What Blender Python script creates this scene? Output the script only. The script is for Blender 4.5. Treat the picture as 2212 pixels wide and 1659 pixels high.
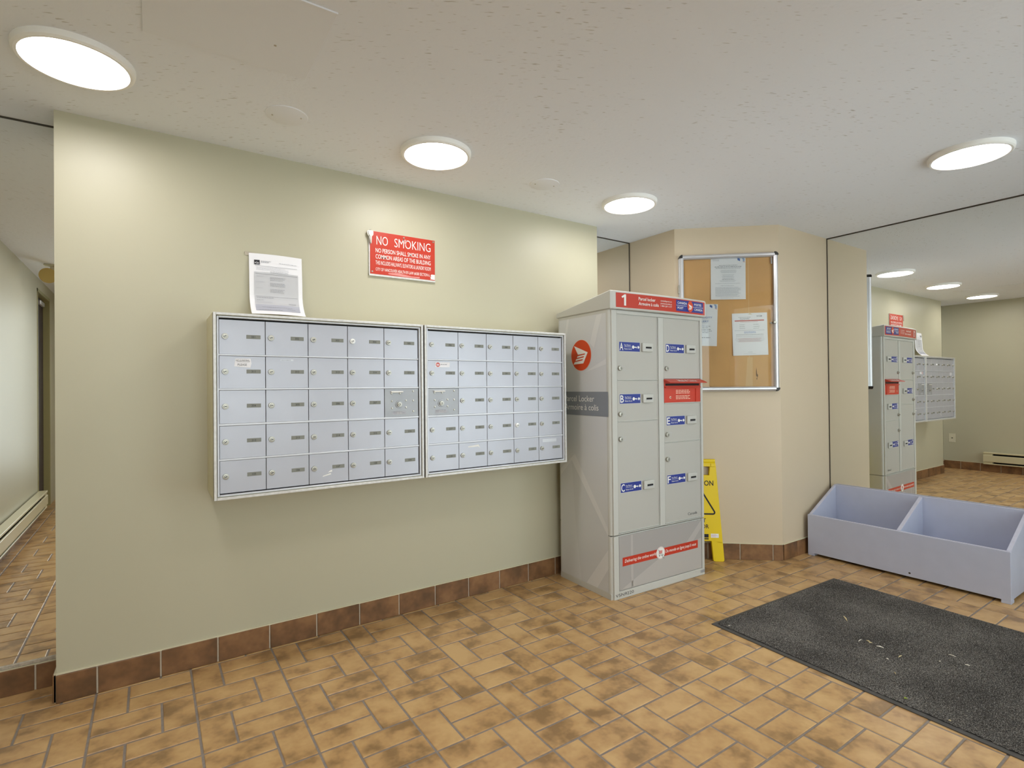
import bpy, bmesh, math, random
from mathutils import Vector, Matrix

# ---------------------------------------------------------------- clear
for o in list(bpy.data.objects):
    bpy.data.objects.remove(o, do_unlink=True)
scene = bpy.context.scene
col = scene.collection
random.seed(7)

# ---------------------------------------------------------------- camera
F_PX = 1154.17
YAW, PITCH, ROLL = math.radians(34.0136), math.radians(0.3669), math.radians(-0.5734)
CAM_H = 1.1218
cy_, sy_ = math.cos(YAW), math.sin(YAW)
fw = Vector((sy_, cy_, 0)); rt = Vector((cy_, -sy_, 0)); up = Vector((0, 0, 1))
f2 = fw * math.cos(PITCH) + up * math.sin(PITCH)
u2 = up * math.cos(PITCH) - fw * math.sin(PITCH)
r3 = rt * math.cos(ROLL) + u2 * math.sin(ROLL)
u3 = u2 * math.cos(ROLL) - rt * math.sin(ROLL)
cam_d = bpy.data.cameras.new('camera'); cam = bpy.data.objects.new('camera', cam_d); col.objects.link(cam)
cam_d.sensor_width = 36.0; cam_d.lens = F_PX / 2212 * 36.0; cam_d.clip_start = 0.02
R3 = Matrix((r3, u3, -f2)).transposed()
cam.matrix_world = Matrix.Translation((0, 0, CAM_H)) @ R3.to_4x4()
scene.camera = cam

def project(p):
    d = Vector(p) - Vector((0, 0, CAM_H))
    z = d.dot(f2)
    if z < 0.05: return None
    return 1106 + F_PX * d.dot(r3) / z, 829.5 - F_PX * d.dot(u3) / z

# ---------------------------------------------------------------- world, exposure
w = bpy.data.worlds.new('daylight'); scene.world = w; w.use_nodes = True
bg = w.node_tree.nodes['Background']
bg.inputs[0].default_value = (0.98, 0.945, 1.0, 1); bg.inputs[1].default_value = 1.9
scene.view_settings.view_transform = 'Standard'
scene.view_settings.look = 'None'
scene.view_settings.gamma = 1.0
scene.view_settings.use_curve_mapping = False
scene.view_settings.exposure = 1.41
LAMP = 9.5            # emission of every ceiling lamp's diffuser

# ---------------------------------------------------------------- place
C = 2.149      # ceiling height
YW = 2.531     # mailbox wall
XL, XR = -0.290, 2.378
YM = 2.695     # recess mirrors
P1 = (2.8476, 2.2995); P2 = (3.340, 1.8737)
XM = 3.955     # big mirror
XLEFT = -0.84
YB = -2.04
GX, GY, U = 0.4254, 2.5106, 0.1

# ---------------------------------------------------------------- materials
def lin(c):
    c = c.lstrip('#'); v = [int(c[i:i + 2], 16) / 255 for i in (0, 2, 4)]
    return tuple(x / 12.92 if x <= .04045 else ((x + .055) / 1.055) ** 2.4 for x in v) + (1,)

def mat(name, colr, rough=.5, metal=0., spec=.5, var=None, bump=None, emit=None, coat=0):
    m = bpy.data.materials.new(name); m.use_nodes = True
    nt = m.node_tree; b = nt.nodes['Principled BSDF']
    c = lin(colr)
    b.inputs['Base Color'].default_value = c
    b.inputs['Roughness'].default_value = rough
    b.inputs['Metallic'].default_value = metal
    b.inputs['Specular IOR Level'].default_value = spec
    if coat: b.inputs['Coat Weight'].default_value = coat; b.inputs['Coat Roughness'].default_value = .1
    tc = nt.nodes.new('ShaderNodeTexCoord')
    if var:
        n = nt.nodes.new('ShaderNodeTexNoise'); n.inputs['Scale'].default_value = var[0]; n.inputs['Detail'].default_value = 5
        nt.links.new(tc.outputs['Object'], n.inputs['Vector'])
        r = nt.nodes.new('ShaderNodeValToRGB')
        r.color_ramp.elements[0].position = .3; r.color_ramp.elements[1].position = .7
        r.color_ramp.elements[0].color = tuple(x * (1 - var[1]) for x in c[:3]) + (1,)
        r.color_ramp.elements[1].color = tuple(min(1, x * (1 + var[1])) for x in c[:3]) + (1,)
        nt.links.new(n.outputs['Fac'], r.inputs['Fac']); nt.links.new(r.outputs['Color'], b.inputs['Base Color'])
    if bump:
        n = nt.nodes.new('ShaderNodeTexNoise'); n.inputs['Scale'].default_value = bump[0]; n.inputs['Detail'].default_value = 4
        nt.links.new(tc.outputs['Object'], n.inputs['Vector'])
        bp = nt.nodes.new('ShaderNodeBump'); bp.inputs['Strength'].default_value = bump[1]; bp.inputs['Distance'].default_value = .002
        nt.links.new(n.outputs['Fac'], bp.inputs['Height']); nt.links.new(bp.outputs['Normal'], b.inputs['Normal'])
    if emit:
        b.inputs['Emission Color'].default_value = (1, .96, .945, 1); b.inputs['Emission Strength'].default_value = emit
    return m

def tile_mat(name, c0, c1, c2, rough):
    """fired clay: mottled tan with dark flashed clouds, different on every tile"""
    m = bpy.data.materials.new(name); m.use_nodes = True
    nt = m.node_tree; N = nt.nodes.new; L = nt.links.new; b = nt.nodes['Principled BSDF']
    g = N('ShaderNodeNewGeometry'); oi = N('ShaderNodeObjectInfo')
    add = N('ShaderNodeMath'); add.operation = 'ADD'; L(g.outputs['Random Per Island'], add.inputs[0]); L(oi.outputs['Random'], add.inputs[1])
    fr = N('ShaderNodeMath'); fr.operation = 'FRACT'; L(add.outputs[0], fr.inputs[0])
    ofs = N('ShaderNodeMath'); ofs.operation = 'MULTIPLY'; ofs.inputs[1].default_value = 37.0; L(fr.outputs[0], ofs.inputs[0])
    va = N('ShaderNodeVectorMath'); va.operation = 'ADD'; L(g.outputs['Position'], va.inputs[0])
    cx = N('ShaderNodeCombineXYZ'); L(ofs.outputs[0], cx.inputs[2]); L(cx.outputs[0], va.inputs[1])
    n1 = N('ShaderNodeTexNoise'); n1.inputs['Scale'].default_value = 9; n1.inputs['Detail'].default_value = 3; n1.inputs['Roughness'].default_value = .55
    L(va.outputs[0], n1.inputs['Vector'])
    n2 = N('ShaderNodeTexNoise'); n2.inputs['Scale'].default_value = 70; n2.inputs['Detail'].default_value = 3; L(va.outputs[0], n2.inputs['Vector'])
    r = N('ShaderNodeValToRGB'); e = r.color_ramp.elements
    e[0].position = .34; e[0].color = lin(c0); e[1].position = .66; e[1].color = lin(c2)
    k = e.new(.48); k.color = lin(c1)
    mx = N('ShaderNodeMath'); mx.operation = 'MULTIPLY_ADD'; L(n2.outputs['Fac'], mx.inputs[0]); mx.inputs[1].default_value = .14; L(n1.outputs['Fac'], mx.inputs[2])
    sub = N('ShaderNodeMath'); sub.operation = 'SUBTRACT'; L(mx.outputs[0], sub.inputs[0]); sub.inputs[1].default_value = .07
    rr = N('ShaderNodeMath'); rr.operation = 'MULTIPLY_ADD'; L(fr.outputs[0], rr.inputs[0]); rr.inputs[1].default_value = .08; L(sub.outputs[0], rr.inputs[2])
    s2 = N('ShaderNodeMath'); s2.operation = 'SUBTRACT'; L(rr.outputs[0], s2.inputs[0]); s2.inputs[1].default_value = .04
    L(s2.outputs[0], r.inputs['Fac']); L(r.outputs['Color'], b.inputs['Base Color'])
    b.inputs['Roughness'].default_value = rough
    b.inputs['Specular IOR Level'].default_value = .5
    bp = N('ShaderNodeBump'); bp.inputs['Strength'].default_value = .12; bp.inputs['Distance'].default_value = .002
    L(n2.outputs['Fac'], bp.inputs['Height']); L(bp.outputs['Normal'], b.inputs['Normal'])
    return m

def ceiling_mat():
    m = bpy.data.materials.new('textured_ceiling'); m.use_nodes = True
    nt = m.node_tree; N = nt.nodes.new; L = nt.links.new; b = nt.nodes['Principled BSDF']
    g = N('ShaderNodeNewGeometry')
    b.inputs['Roughness'].default_value = .85
    n1 = N('ShaderNodeTexNoise'); n1.inputs['Scale'].default_value = 55; n1.inputs['Detail'].default_value = 4; L(g.outputs['Position'], n1.inputs['Vector'])
    vr = N('ShaderNodeVectorRotate'); vr.rotation_type = 'Z_AXIS'; vr.inputs['Angle'].default_value = math.radians(30); L(g.outputs['Position'], vr.inputs['Vector'])
    mp = N('ShaderNodeMapping'); mp.inputs['Scale'].default_value = (27, 165, 1); L(vr.outputs[0], mp.inputs['Vector'])
    n2 = N('ShaderNodeTexNoise'); n2.inputs['Scale'].default_value = 1.0; n2.inputs['Detail'].default_value = 1.5; L(mp.outputs[0], n2.inputs['Vector'])
    n3 = N('ShaderNodeTexNoise'); n3.inputs['Scale'].default_value = 2.2; n3.inputs['Detail'].default_value = 2; L(g.outputs['Position'], n3.inputs['Vector'])
    ma = N('ShaderNodeMath'); ma.operation = 'MULTIPLY_ADD'; L(n3.outputs['Fac'], ma.inputs[0]); ma.inputs[1].default_value = .18; L(n2.outputs['Fac'], ma.inputs[2])
    r = N('ShaderNodeValToRGB'); r.color_ramp.elements[0].position = .77; r.color_ramp.elements[1].position = .84; L(ma.outputs[0], r.inputs['Fac'])
    mix = N('ShaderNodeMix'); mix.data_type = 'RGBA'; L(r.outputs['Color'], mix.inputs['Factor'])
    mix.inputs['A'].default_value = lin('#ebeef4'); mix.inputs['B'].default_value = lin('#c6c4c2')
    L(mix.outputs['Result'], b.inputs['Base Color'])
    sub = N('ShaderNodeMath'); sub.operation = 'MULTIPLY_ADD'; L(r.outputs['Color'], sub.inputs[0]); sub.inputs[1].default_value = -.5; L(n1.outputs['Fac'], sub.inputs[2])
    bp = N('ShaderNodeBump'); bp.inputs['Strength'].default_value = .35; bp.inputs['Distance'].default_value = .003
    L(sub.outputs[0], bp.inputs['Height']); L(bp.outputs['Normal'], b.inputs['Normal'])
    return m

def glass_mat(name, tint, gloss=.12):
    m = bpy.data.materials.new(name); m.use_nodes = True
    nt = m.node_tree; nt.nodes.clear(); N = nt.nodes.new; L = nt.links.new
    o = N('ShaderNodeOutputMaterial'); mx = N('ShaderNodeMixShader'); t = N('ShaderNodeBsdfTransparent'); g = N('ShaderNodeBsdfGlossy')
    t.inputs[0].default_value = lin(tint); g.inputs['Roughness'].default_value = .02
    fz = N('ShaderNodeFresnel'); fz.inputs[0].default_value = 1.35
    L(fz.outputs[0], mx.inputs[0]); L(t.outputs[0], mx.inputs[1]); L(g.outputs[0], mx.inputs[2]); L(mx.outputs[0], o.inputs[0])
    return m

M = {}
M['wall'] = mat('khaki_wall_paint', '#bfbba3', .42, var=(1.3, .012), bump=(160, .05))
M['cream'] = mat('cream_wall_paint', '#d2c2a8', .42, var=(1.3, .012), bump=(160, .05))
M['wall_edge'] = mat('paint_bead', '#d9d3b8', .6)
M['ceiling'] = ceiling_mat()
M['ceil_plain'] = mat('smooth_ceiling_paint', '#e9ebf0', .75)
M['tile'] = tile_mat('clay_floor_tile', '#8f7049', '#ba9463', '#cba773', .33)
M['bbtile'] = tile_mat('clay_skirting_tile', '#664a31', '#7b583a', '#926b47', .42)
M['grout'] = mat('grey_grout', '#8a8078', .9, var=(60, .12))
M['bbgrout'] = mat('pale_grout', '#c2b7a4', .85, var=(60, .1))
M['mirror'] = mat('silvered_mirror', '#f0f1ee', 0.0, metal=1)
M['channel'] = mat('dark_mirror_channel', '#4a443c', .5, metal=.3)
M['chipped'] = mat('chipped_white_trim', '#b9b0a0', .7, var=(90, .25))
M['alu'] = mat('painted_aluminium', '#d0d3d9', .38, metal=.25, var=(9, .03))
M['alu_door'] = mat('brushed_aluminium_door', '#b8bac3', .36, metal=.3, var=(5, .03), bump=(300, .03))
M['alu_rim'] = mat('worn_aluminium_rim', '#d2d1ce', .42, metal=.35, var=(70, .10))
M['alu_bare'] = mat('bare_aluminium_panel', '#a2a4a8', .42, metal=.35, var=(8, .05))
M['beige_side'] = mat('beige_box_side', '#cbc5a6', .5, var=(20, .04))
M['dark'] = mat('dark_gap', '#1d1c1b', .8)
M['nickel'] = mat('nickel_lock', '#b5b3aa', .33, metal=.7)
M['whitelock'] = mat('bright_new_lock', '#e9e9e6', .35, metal=.3)
M['plate'] = mat('grey_number_plate', '#85877f', .5)
M['ink'] = mat('black_ink', '#23232a', .7)
M['inkgrey'] = mat('grey_ink', '#8f9199', .8)
M['inkpale'] = mat('pale_grey_ink', '#babcc4', .8)
M['white'] = mat('white_paint', '#efeeea', .5)
M['paper'] = mat('white_paper', '#f4f4f9', .8)
M['papergrey'] = mat('grey_form_field', '#c9cacf', .8)
M['paperlilac'] = mat('lilac_grey_form_field', '#b6b8c4', .8)
M['locker'] = mat('light_grey_powder_coat', '#c3c3bd', .34, var=(4, .01))
M['lockdoor'] = mat('grey_door_powder_coat', '#b7b5ae', .36, bump=(500, .03))
M['vinyl'] = mat('grey_vinyl_wrap', '#d0d2d4', .33)
M['vinyl_lt'] = mat('pale_grey_vinyl', '#dadbdc', .33)
M['vinyl_md'] = mat('warm_grey_vinyl', '#cbcdcf', .33)
M['kick'] = mat('kick_panel_grey', '#a6a29f', .35)
M['kick_lt'] = mat('kick_panel_pale', '#b4b0ac', .35)
M['band'] = mat('slate_vinyl_band', '#868b93', .38)
M['orange'] = mat('orange_red_vinyl', '#d4491f', .35)
M['red'] = mat('red_vinyl', '#c23824', .3, coat=.3)
M['redmetal'] = mat('red_powder_coat', '#c63a26', .35)
M['pinkink'] = mat('pale_pink_ink', '#f0c3ae', .6)
M['blue'] = mat('royal_blue_vinyl', '#22348c', .35)
M['cork'] = mat('tan_cork', '#dfaf74', .85, var=(7, .05), bump=(220, .1))
M['cork_lt'] = mat('faded_cork', '#e3bd88', .85)
M['cork_dk'] = mat('cork_scorch', '#75542f', .85)
M['silver'] = mat('satin_aluminium', '#d6d7dc', .3, metal=.55)
M['black'] = mat('black_plastic', '#232120', .45)
M['glass'] = glass_mat('case_glass', '#fbfcfb')
M['doorglass'] = glass_mat('entrance_glass', '#eef6f4')
M['yellow'] = mat('yellow_plastic', '#f0d010', .42)
M['lilac'] = mat('lilac_grey_painted_wood', '#bcc1d6', .45, var=(14, .02))
M['lilac_edge'] = mat('pale_lilac_edge', '#c7c8da', .5, var=(40, .04))
M['rubber'] = mat('grey_rubber', '#4c4a48', .6)
M['heater'] = mat('beige_heater_enamel', '#cfc8a6', .3)
M['bulb'] = mat('yellowed_lamp_bowl', '#c6ad68', .35)
M['doorpaint'] = mat('dark_plum_door', '#32242f', .4)
M['framepaint'] = mat('olive_door_frame', '#a09a6c', .45)
M['emit'] = mat('lit_diffuser', '#ffffff', .5, emit=LAMP)
M['lampring'] = mat('white_lamp_trim', '#f7f6f3', .45)
M['outlet'] = mat('ivory_outlet', '#dbd6bd', .4)
M['straw'] = mat('dry_straw', '#d8c79a', .8)
M['leafw'] = mat('pale_scrap', '#e6e0d2', .8)
M['leafg'] = mat('green_scrap', '#8b9a3a', .8)
M['lightblue'] = mat('pale_blue_ink', '#9db4d8', .8)
M['midblue'] = mat('mid_blue_ink', '#5a7ac0', .8)
M['rose'] = mat('rose_ink', '#c96a66', .8)
M['ochre'] = mat('ochre_ink', '#cbb24a', .8)
M['scrape'] = mat('scraped_pink', '#dc8c86', .6)

def mat_pile():
    m = bpy.data.materials.new('charcoal_pile'); m.use_nodes = True
    nt = m.node_tree; N = nt.nodes.new; L = nt.links.new; b = nt.nodes['Principled BSDF']
    b.inputs['Roughness'].default_value = .95; b.inputs['Specular IOR Level'].default_value = .1
    g = N('ShaderNodeNewGeometry')
    n = N('ShaderNodeTexNoise'); n.inputs['Scale'].default_value = 330; n.inputs['Detail'].default_value = 2; L(g.outputs['Position'], n.inputs['Vector'])
    n2 = N('ShaderNodeTexNoise'); n2.inputs['Scale'].default_value = 4; n2.inputs['Detail'].default_value = 3; L(g.outputs['Position'], n2.inputs['Vector'])
    a = N('ShaderNodeMath'); a.operation = 'MULTIPLY_ADD'; L(n2.outputs['Fac'], a.inputs[0]); a.inputs[1].default_value = .25; L(n.outputs['Fac'], a.inputs[2])
    r = N('ShaderNodeValToRGB'); e = r.color_ramp.elements
    e[0].position = .48; e[0].color = lin('#2e2c2a'); e[1].position = .82; e[1].color = lin('#8a867f')
    k = e.new(.63); k.color = lin('#4f4c49')
    L(a.outputs[0], r.inputs['Fac']); L(r.outputs['Color'], b.inputs['Base Color'])
    return m
M['pile'] = mat_pile()

# ---------------------------------------------------------------- mesh helpers
class MB:
    def __init__(s): s.v = []; s.f = []; s.m = []
    def add(s, vs, fs, m=0):
        k = len(s.v); s.v += [tuple(x) for x in vs]
        for f in fs: s.f.append(tuple(i + k for i in f)); s.m.append(m)
        return s
    def box(s, a, b, m=0):
        x0, y0, z0 = a; x1, y1, z1 = b
        return s.add([(x0, y0, z0), (x1, y0, z0), (x1, y1, z0), (x0, y1, z0), (x0, y0, z1), (x1, y0, z1), (x1, y1, z1), (x0, y1, z1)],
                     [(0, 3, 2, 1), (4, 5, 6, 7), (0, 1, 5, 4), (1, 2, 6, 5), (2, 3, 7, 6), (3, 0, 4, 7)], m)
    def prism(s, pts, ext, m=0):
        n = len(pts); e = Vector(ext); p = [Vector(q) for q in pts]
        return s.add(p + [q + e for q in p], [tuple(range(n))[::-1], tuple(range(n, 2 * n))] + [(i, (i + 1) % n, n + (i + 1) % n, n + i) for i in range(n)], m)
    def lathe(s, prof, o, ax, n=24, m=0, cap0=True, cap1=True):
        ax = Vector(ax).normalized(); t = Vector((0, 0, 1)) if abs(ax.z) < .9 else Vector((1, 0, 0))
        a = ax.cross(t).normalized(); b = ax.cross(a); o = Vector(o); vs = []
        for r, h in prof:
            for i in range(n):
                q = 2 * math.pi * i / n
                vs.append(o + ax * h + (a * math.cos(q) + b * math.sin(q)) * r)
        fs = []
        for j in range(len(prof) - 1):
            for i in range(n):
                fs.append((j * n + i, j * n + (i + 1) % n, (j + 1) * n + (i + 1) % n, (j + 1) * n + i))
        if cap0: fs.append(tuple(range(n))[::-1])
        if cap1: fs.append(tuple(range((len(prof) - 1) * n, len(prof) * n)))
        return s.add(vs, fs, m)
    def cyl(s, o, ax, r, h, n=20, m=0): return s.lathe([(r, 0), (r, h)], o, ax, n, m)
    def tube(s, path, r, n=8, m=0):
        path = [Vector(p) for p in path]; vs = []
        for i, p in enumerate(path):
            d = (path[min(i + 1, len(path) - 1)] - path[max(i - 1, 0)]).normalized()
            t = Vector((0, 0, 1)) if abs(d.z) < .9 else Vector((1, 0, 0))
            a = d.cross(t).normalized(); b = d.cross(a)
            vs += [p + (a * math.cos(2 * math.pi * k / n) + b * math.sin(2 * math.pi * k / n)) * r for k in range(n)]
        fs = [(j * n + i, j * n + (i + 1) % n, (j + 1) * n + (i + 1) % n, (j + 1) * n + i) for j in range(len(path) - 1) for i in range(n)]
        fs += [tuple(range(n))[::-1], tuple(range((len(path) - 1) * n, len(path) * n))]
        return s.add(vs, fs, m)
    def mesh(s, name, mats, bevel=0, seg=1, smooth=False, fix=True):
        me = bpy.data.meshes.new(name); me.from_pydata(s.v, [], s.f)
        for i, p in enumerate(me.polygons): p.material_index = s.m[i]
        if fix or bevel:
            bm = bmesh.new(); bm.from_mesh(me)
            if fix: bmesh.ops.recalc_face_normals(bm, faces=bm.faces)
            if bevel: bmesh.ops.bevel(bm, geom=bm.edges[:], offset=bevel, segments=seg, affect='EDGES', profile=.5, clamp_overlap=True)
            bm.to_mesh(me); bm.free()
        if smooth:
            for p in me.polygons: p.use_smooth = True
            me.set_sharp_from_angle(angle=math.radians(35))
        for m in (mats if isinstance(mats, (list, tuple)) else [mats]): me.materials.append(M[m] if isinstance(m, str) else m)
        me.update(); return me
    def build(s, name, mats, parent=None, **k):
        return link(name, s.mesh(name, mats, **k), parent)

def link(name, me, parent=None):
    o = bpy.data.objects.new(name, me); col.objects.link(o); o.parent = parent
    return o

def tag(o, label=None, cat=None, group=None, kind=None):
    if label: o['label'] = label
    if cat: o['category'] = cat
    if group: o['group'] = group
    if kind: o['kind'] = kind
    return o

def thing(name, label, cat, loc=(0, 0, 0), rz=0, group=None):
    o = bpy.data.objects.new(name, None); o.empty_display_size = .05; col.objects.link(o)
    o.location = loc; o.rotation_euler = (0, 0, rz)
    return tag(o, label, cat, group)

def struct(o, label=None):
    o['kind'] = 'structure'
    if label: o['label'] = label
    return o

# ---- flat print: text, bars and shapes in a (u, v) plane, mapped onto a surface
_tc = {}
def glyphs(txt, bold=0.0, shear=0.0):
    k = (txt, bold, shear)
    if k in _tc: return _tc[k]
    cu = bpy.data.curves.new('t', 'FONT'); cu.body = txt; cu.size = 1; cu.offset = bold; cu.shear = shear; cu.resolution_u = 3; cu.fill_mode = 'FRONT'
    ob = bpy.data.objects.new('t', cu); me = bpy.data.meshes.new_from_object(ob)
    vs = [(v.co.x, v.co.y) for v in me.vertices]; fs = [tuple(p.vertices) for p in me.polygons]
    bpy.data.objects.remove(ob); bpy.data.curves.remove(cu); bpy.data.meshes.remove(me)
    _tc[k] = (vs, fs); return _tc[k]
_cap = max(v[1] for v in glyphs('H')[0])

class Print:
    def __init__(s): s.v = []; s.f = []; s.m = []; s.l = []; s.lay = 0
    def _a(s, vs, fs, m):
        if s.m and s.m[-1] != m: s.lay += 1          # a new ink lies on top of the last one
        k = len(s.v); s.v += vs; s.l += [s.lay] * len(vs)
        for f in fs: s.f.append(tuple(i + k for i in f)); s.m.append(m)
        return s
    def text(s, txt, x, y, cap, width=None, align='l', bold=0., shear=0., m=0):
        vs, fs = glyphs(txt, bold, shear)
        if not vs: return s
        x0 = min(v[0] for v in vs); x1 = max(v[0] for v in vs); sy = cap / _cap
        sx = width / (x1 - x0) if width else sy
        wd = (x1 - x0) * sx; ox = x - (0 if align == 'l' else wd / 2 if align == 'c' else wd)
        return s._a([(ox + (v[0] - x0) * sx, y + v[1] * sy) for v in vs], fs, m)
    def rect(s, x0, y0, x1, y1, m=0): return s._a([(x0, y0), (x1, y0), (x1, y1), (x0, y1)], [(0, 1, 2, 3)], m)
    def poly(s, pts, m=0): return s._a(list(pts), [tuple(range(len(pts)))], m)
    def disc(s, x, y, r, m=0, n=40, ry=None): return s.poly([(x + r * math.cos(2 * math.pi * i / n), y + (ry or r) * math.sin(2 * math.pi * i / n)) for i in range(n)], m)
    def ring(s, pts_out, pts_in, m=0):
        n = len(pts_out); return s._a(list(pts_out) + list(pts_in), [(i, (i + 1) % n, n + (i + 1) % n, n + i) for i in range(n)], m)
    def lines(s, x0, x1, y, n, dy, h, m=0, jit=.25, center=False, dash=True):
        """rows of type too small to read: broken bars"""
        for i in range(n):
            a, b = x0, x1 - (x1 - x0) * random.random() * jit
            if center: d = (x1 - b) / 2; a += d; b += d
            yy = y - i * dy
            if not dash: s.rect(a, yy, b, yy + h, m); continue
            x = a
            while x < b:
                wd = min(b - x, h * random.uniform(2, 6)); s.rect(x, yy, x + wd, yy + h, m); x += wd + h * .9
        return s
    def build(s, name, mats, fn, parent=None):
        out = []
        for (a, b), l in zip(s.v, s.l):
            p = Vector(fn(a, b))
            if l:
                n = (Vector(fn(a + .0005, b)) - p).cross(Vector(fn(a, b + .0005)) - p).normalized(); p += n * l * .00016
            out.append(tuple(p))
        me = bpy.data.meshes.new(name); me.from_pydata(out, [], s.f)
        for i, p in enumerate(me.polygons): p.material_index = s.m[i]
        for m in (mats if isinstance(mats, (list, tuple)) else [mats]): me.materials.append(M[m])
        return link(name, me, parent)

def plane(o, u, v, off=.0006):
    o, u, v = Vector(o), Vector(u), Vector(v); n = u.cross(v) * off
    return lambda a, b, k=0: o + u * a + v * b + n
def front(y, off=.0006):          # surface facing -Y, (u, v) = (x, z)
    return lambda a, b: (a, y - off, b)

# ================================================================ STRUCTURE
# floor: grout bed, then clay tiles in the alternating soldier / stretcher pattern
floor = struct(MB().prism([(-1.0, -2.2, -.06), (1.66, -2.2, -.06), (1.66, -.70, -.06), (4.1, -.70, -.06), (4.1, 2.8, -.06), (-1.0, 2.8, -.06)], (0, 0, .0578)).build('floor', 'grout'))
def tile_mesh(name, lx, ly, matn):
    t = .0022; g = .0037; b = .0022
    x0, x1, y0, y1 = g, lx - g, g, ly - g
    vs = [(x0, y0, -t), (x1, y0, -t), (x1, y1, -t), (x0, y1, -t), (x0, y0, -b * .6), (x1, y0, -b * .6), (x1, y1, -b * .6), (x0, y1, -b * .6),
          (x0 + b, y0 + b, 0), (x1 - b, y0 + b, 0), (x1 - b, y1 - b, 0), (x0 + b, y1 - b, 0)]
    fs = [(8, 9, 10, 11)] + [(i, (i + 1) % 4, 4 + (i + 1) % 4, 4 + i) for i in range(4)] + [(4 + i, 4 + (i + 1) % 4, 8 + (i + 1) % 4, 8 + i) for i in range(4)]
    return vs, fs
TS = tile_mesh('soldier', U, 2 * U, 'tile'); TH = tile_mesh('stretcher', 2 * U, U, 'tile')
def mk(n, t):
    me = bpy.data.meshes.new(n); me.from_pydata(t[0], [], t[1]); me.materials.append(M['tile']); return me
MS, MH = mk('tile_soldier', TS), mk('tile_stretcher', TH)
tiles = []
for i in range(-5, 13):
    for r in range(-1, 24):
        x = GX + 3 * U * i; y = GY - 2 * U * (r + 1)
        if r % 2: tiles += [(x, y, 'h'), (x, y + U, 'h'), (x + 2 * U, y, 's')]
        else: tiles += [(x, y, 's'), (x + U, y, 'h'), (x + U, y + U, 'h')]
def hidden(x, y):
    if 2.17 < x < 3.25 and y < 1.53: return True           # under the mat
    if 2.0 < x < 2.72 and y > 2.03: return True            # under the parcel locker
    if x > 3.6 and .84 < y < 1.84: return True             # under the trough
    if 2.0 < x < 2.6 and y > 2.0: return True
    return False
def inside(x, y):
    if x > XM or x < XLEFT - .12 or y < YB or y > YM or (x > 1.6 and y < -.65): return False
    if XL < x < XR and y > YW: return False
    if x > P1[0] and y > P2[1]:
        if x > P2[0] or y > P1[1] + (x - P1[0]) * (P2[1] - P1[1]) / (P2[0] - P1[0]) + .02: return False
    return True
cand = []
for k, (x, y, t) in enumerate(tiles):
    lx, ly = (U, 2 * U) if t == 's' else (2 * U, U)
    cxx, cyy = x + lx / 2, y + ly / 2
    if not any(inside(a, b) for a, b in ((x + .01, y + .01), (x + lx - .01, y + .01), (x + .01, y + ly - .01), (x + lx - .01, y + ly - .01))): continue
    ps = [project((a, b, 0)) for a, b in ((x, y), (x + lx, y), (x + lx, y + ly), (x, y + ly))]
    area = 0
    if all(ps):
        area = abs(sum(ps[q][0] * ps[(q + 1) % 4][1] - ps[(q + 1) % 4][0] * ps[q][1] for q in range(4))) / 2
        pc = project((cxx, cyy, 0))
        if not (-40 < pc[0] < 2252 and pc[1] < 1730) or hidden(cxx, cyy) or not inside(cxx, cyy): area = 0
    cand.append((area, x, y, t))
cand.sort(reverse=True)
rest = MB()
for n, (a, x, y, t) in enumerate(cand):
    if n < 300 and a > 0:
        o = link('tile', MS if t == 's' else MH, floor); o.location = (x, y, random.uniform(-.0004, .0004))
    else:
        vs, fs = TS if t == 's' else TH
        rest.add([(v[0] + x, v[1] + y, v[2]) for v in vs], fs)
tag(rest.build('tile_field', 'tile', floor, fix=False), kind='stuff')

ceil = struct(MB().prism([(-1.0, -2.2, C), (1.66, -2.2, C), (1.66, -.70, C), (4.1, -.70, C), (4.1, 2.8, C), (-1.0, 2.8, C)], (0, 0, .12)).build('ceiling', 'ceiling'))
# smooth patch panel and two blanked-off round boxes, painted over
pp = MB().box((-.017, 1.47, C - .0035), (.427, 1.838, C - .0005)).build('patch_panel', 'ceil_plain', ceil, bevel=.001)
MB().box((-.017, 1.462, C - .005), (.427, 1.47, C - .0005)).build('panel_strip', 'ceil_plain', pp)
MB().cyl((.31, 1.70, C - .0042), (0, 0, 1), .004, .003, 10).build('panel_screw', 'chipped', pp)
for cx0, cy0 in ((.425, 2.12), (1.655, 2.14)):
    cp = MB().lathe([(.070, -.004), (.074, -.0025), (.075, 0)], (cx0, cy0, C), (0, 0, 1), 36).build('box_cover', 'ceil_plain', ceil, smooth=True)
    for sx in (-.048, .048):
        MB().cyl((cx0 + sx, cy0 - sx * .3, C - .0058), (0, 0, 1), .0032, .003, 10).build('cover_screw', 'chipped', cp)

wf = struct(MB().box((XL, YW, 0), (XR, YM + .005, C)).build('wall_front', 'wall'))
struct(MB().box((XLEFT - .15, YM + .008, 0), (P1[0], YM + .12, C)).build('wall_recess', 'wall'))
wp = struct(MB().prism([(P1[0], YM + .12, 0), (P1[0], P1[1], 0), (P2[0], P2[1], 0), (XM + .12, P2[1], 0), (XM + .12, YM + .12, 0)], (0, 0, C)).build('wall_pillar', 'cream'))
wr = struct(MB().box((XM + .008, -.70, 0), (XM + .12, P2[1], C)).build('wall_right', 'wall'))
DY0, DY1, DZ = -1.60, -.90, 2.05
wl = MB()
wl.box((XLEFT - .15, DY1, 0), (XLEFT, YM + .12, C)); wl.box((XLEFT - .15, YB - .1, 0), (XLEFT, DY0, C)); wl.box((XLEFT - .15, DY0, DZ), (XLEFT, DY1, C))
struct(wl.build('wall_left', 'wall', fix=True))
EX0, EX1, EZ, YE = 1.80, 3.62, 2.06, -.60      # glazed entrance at the end of the mat
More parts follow.
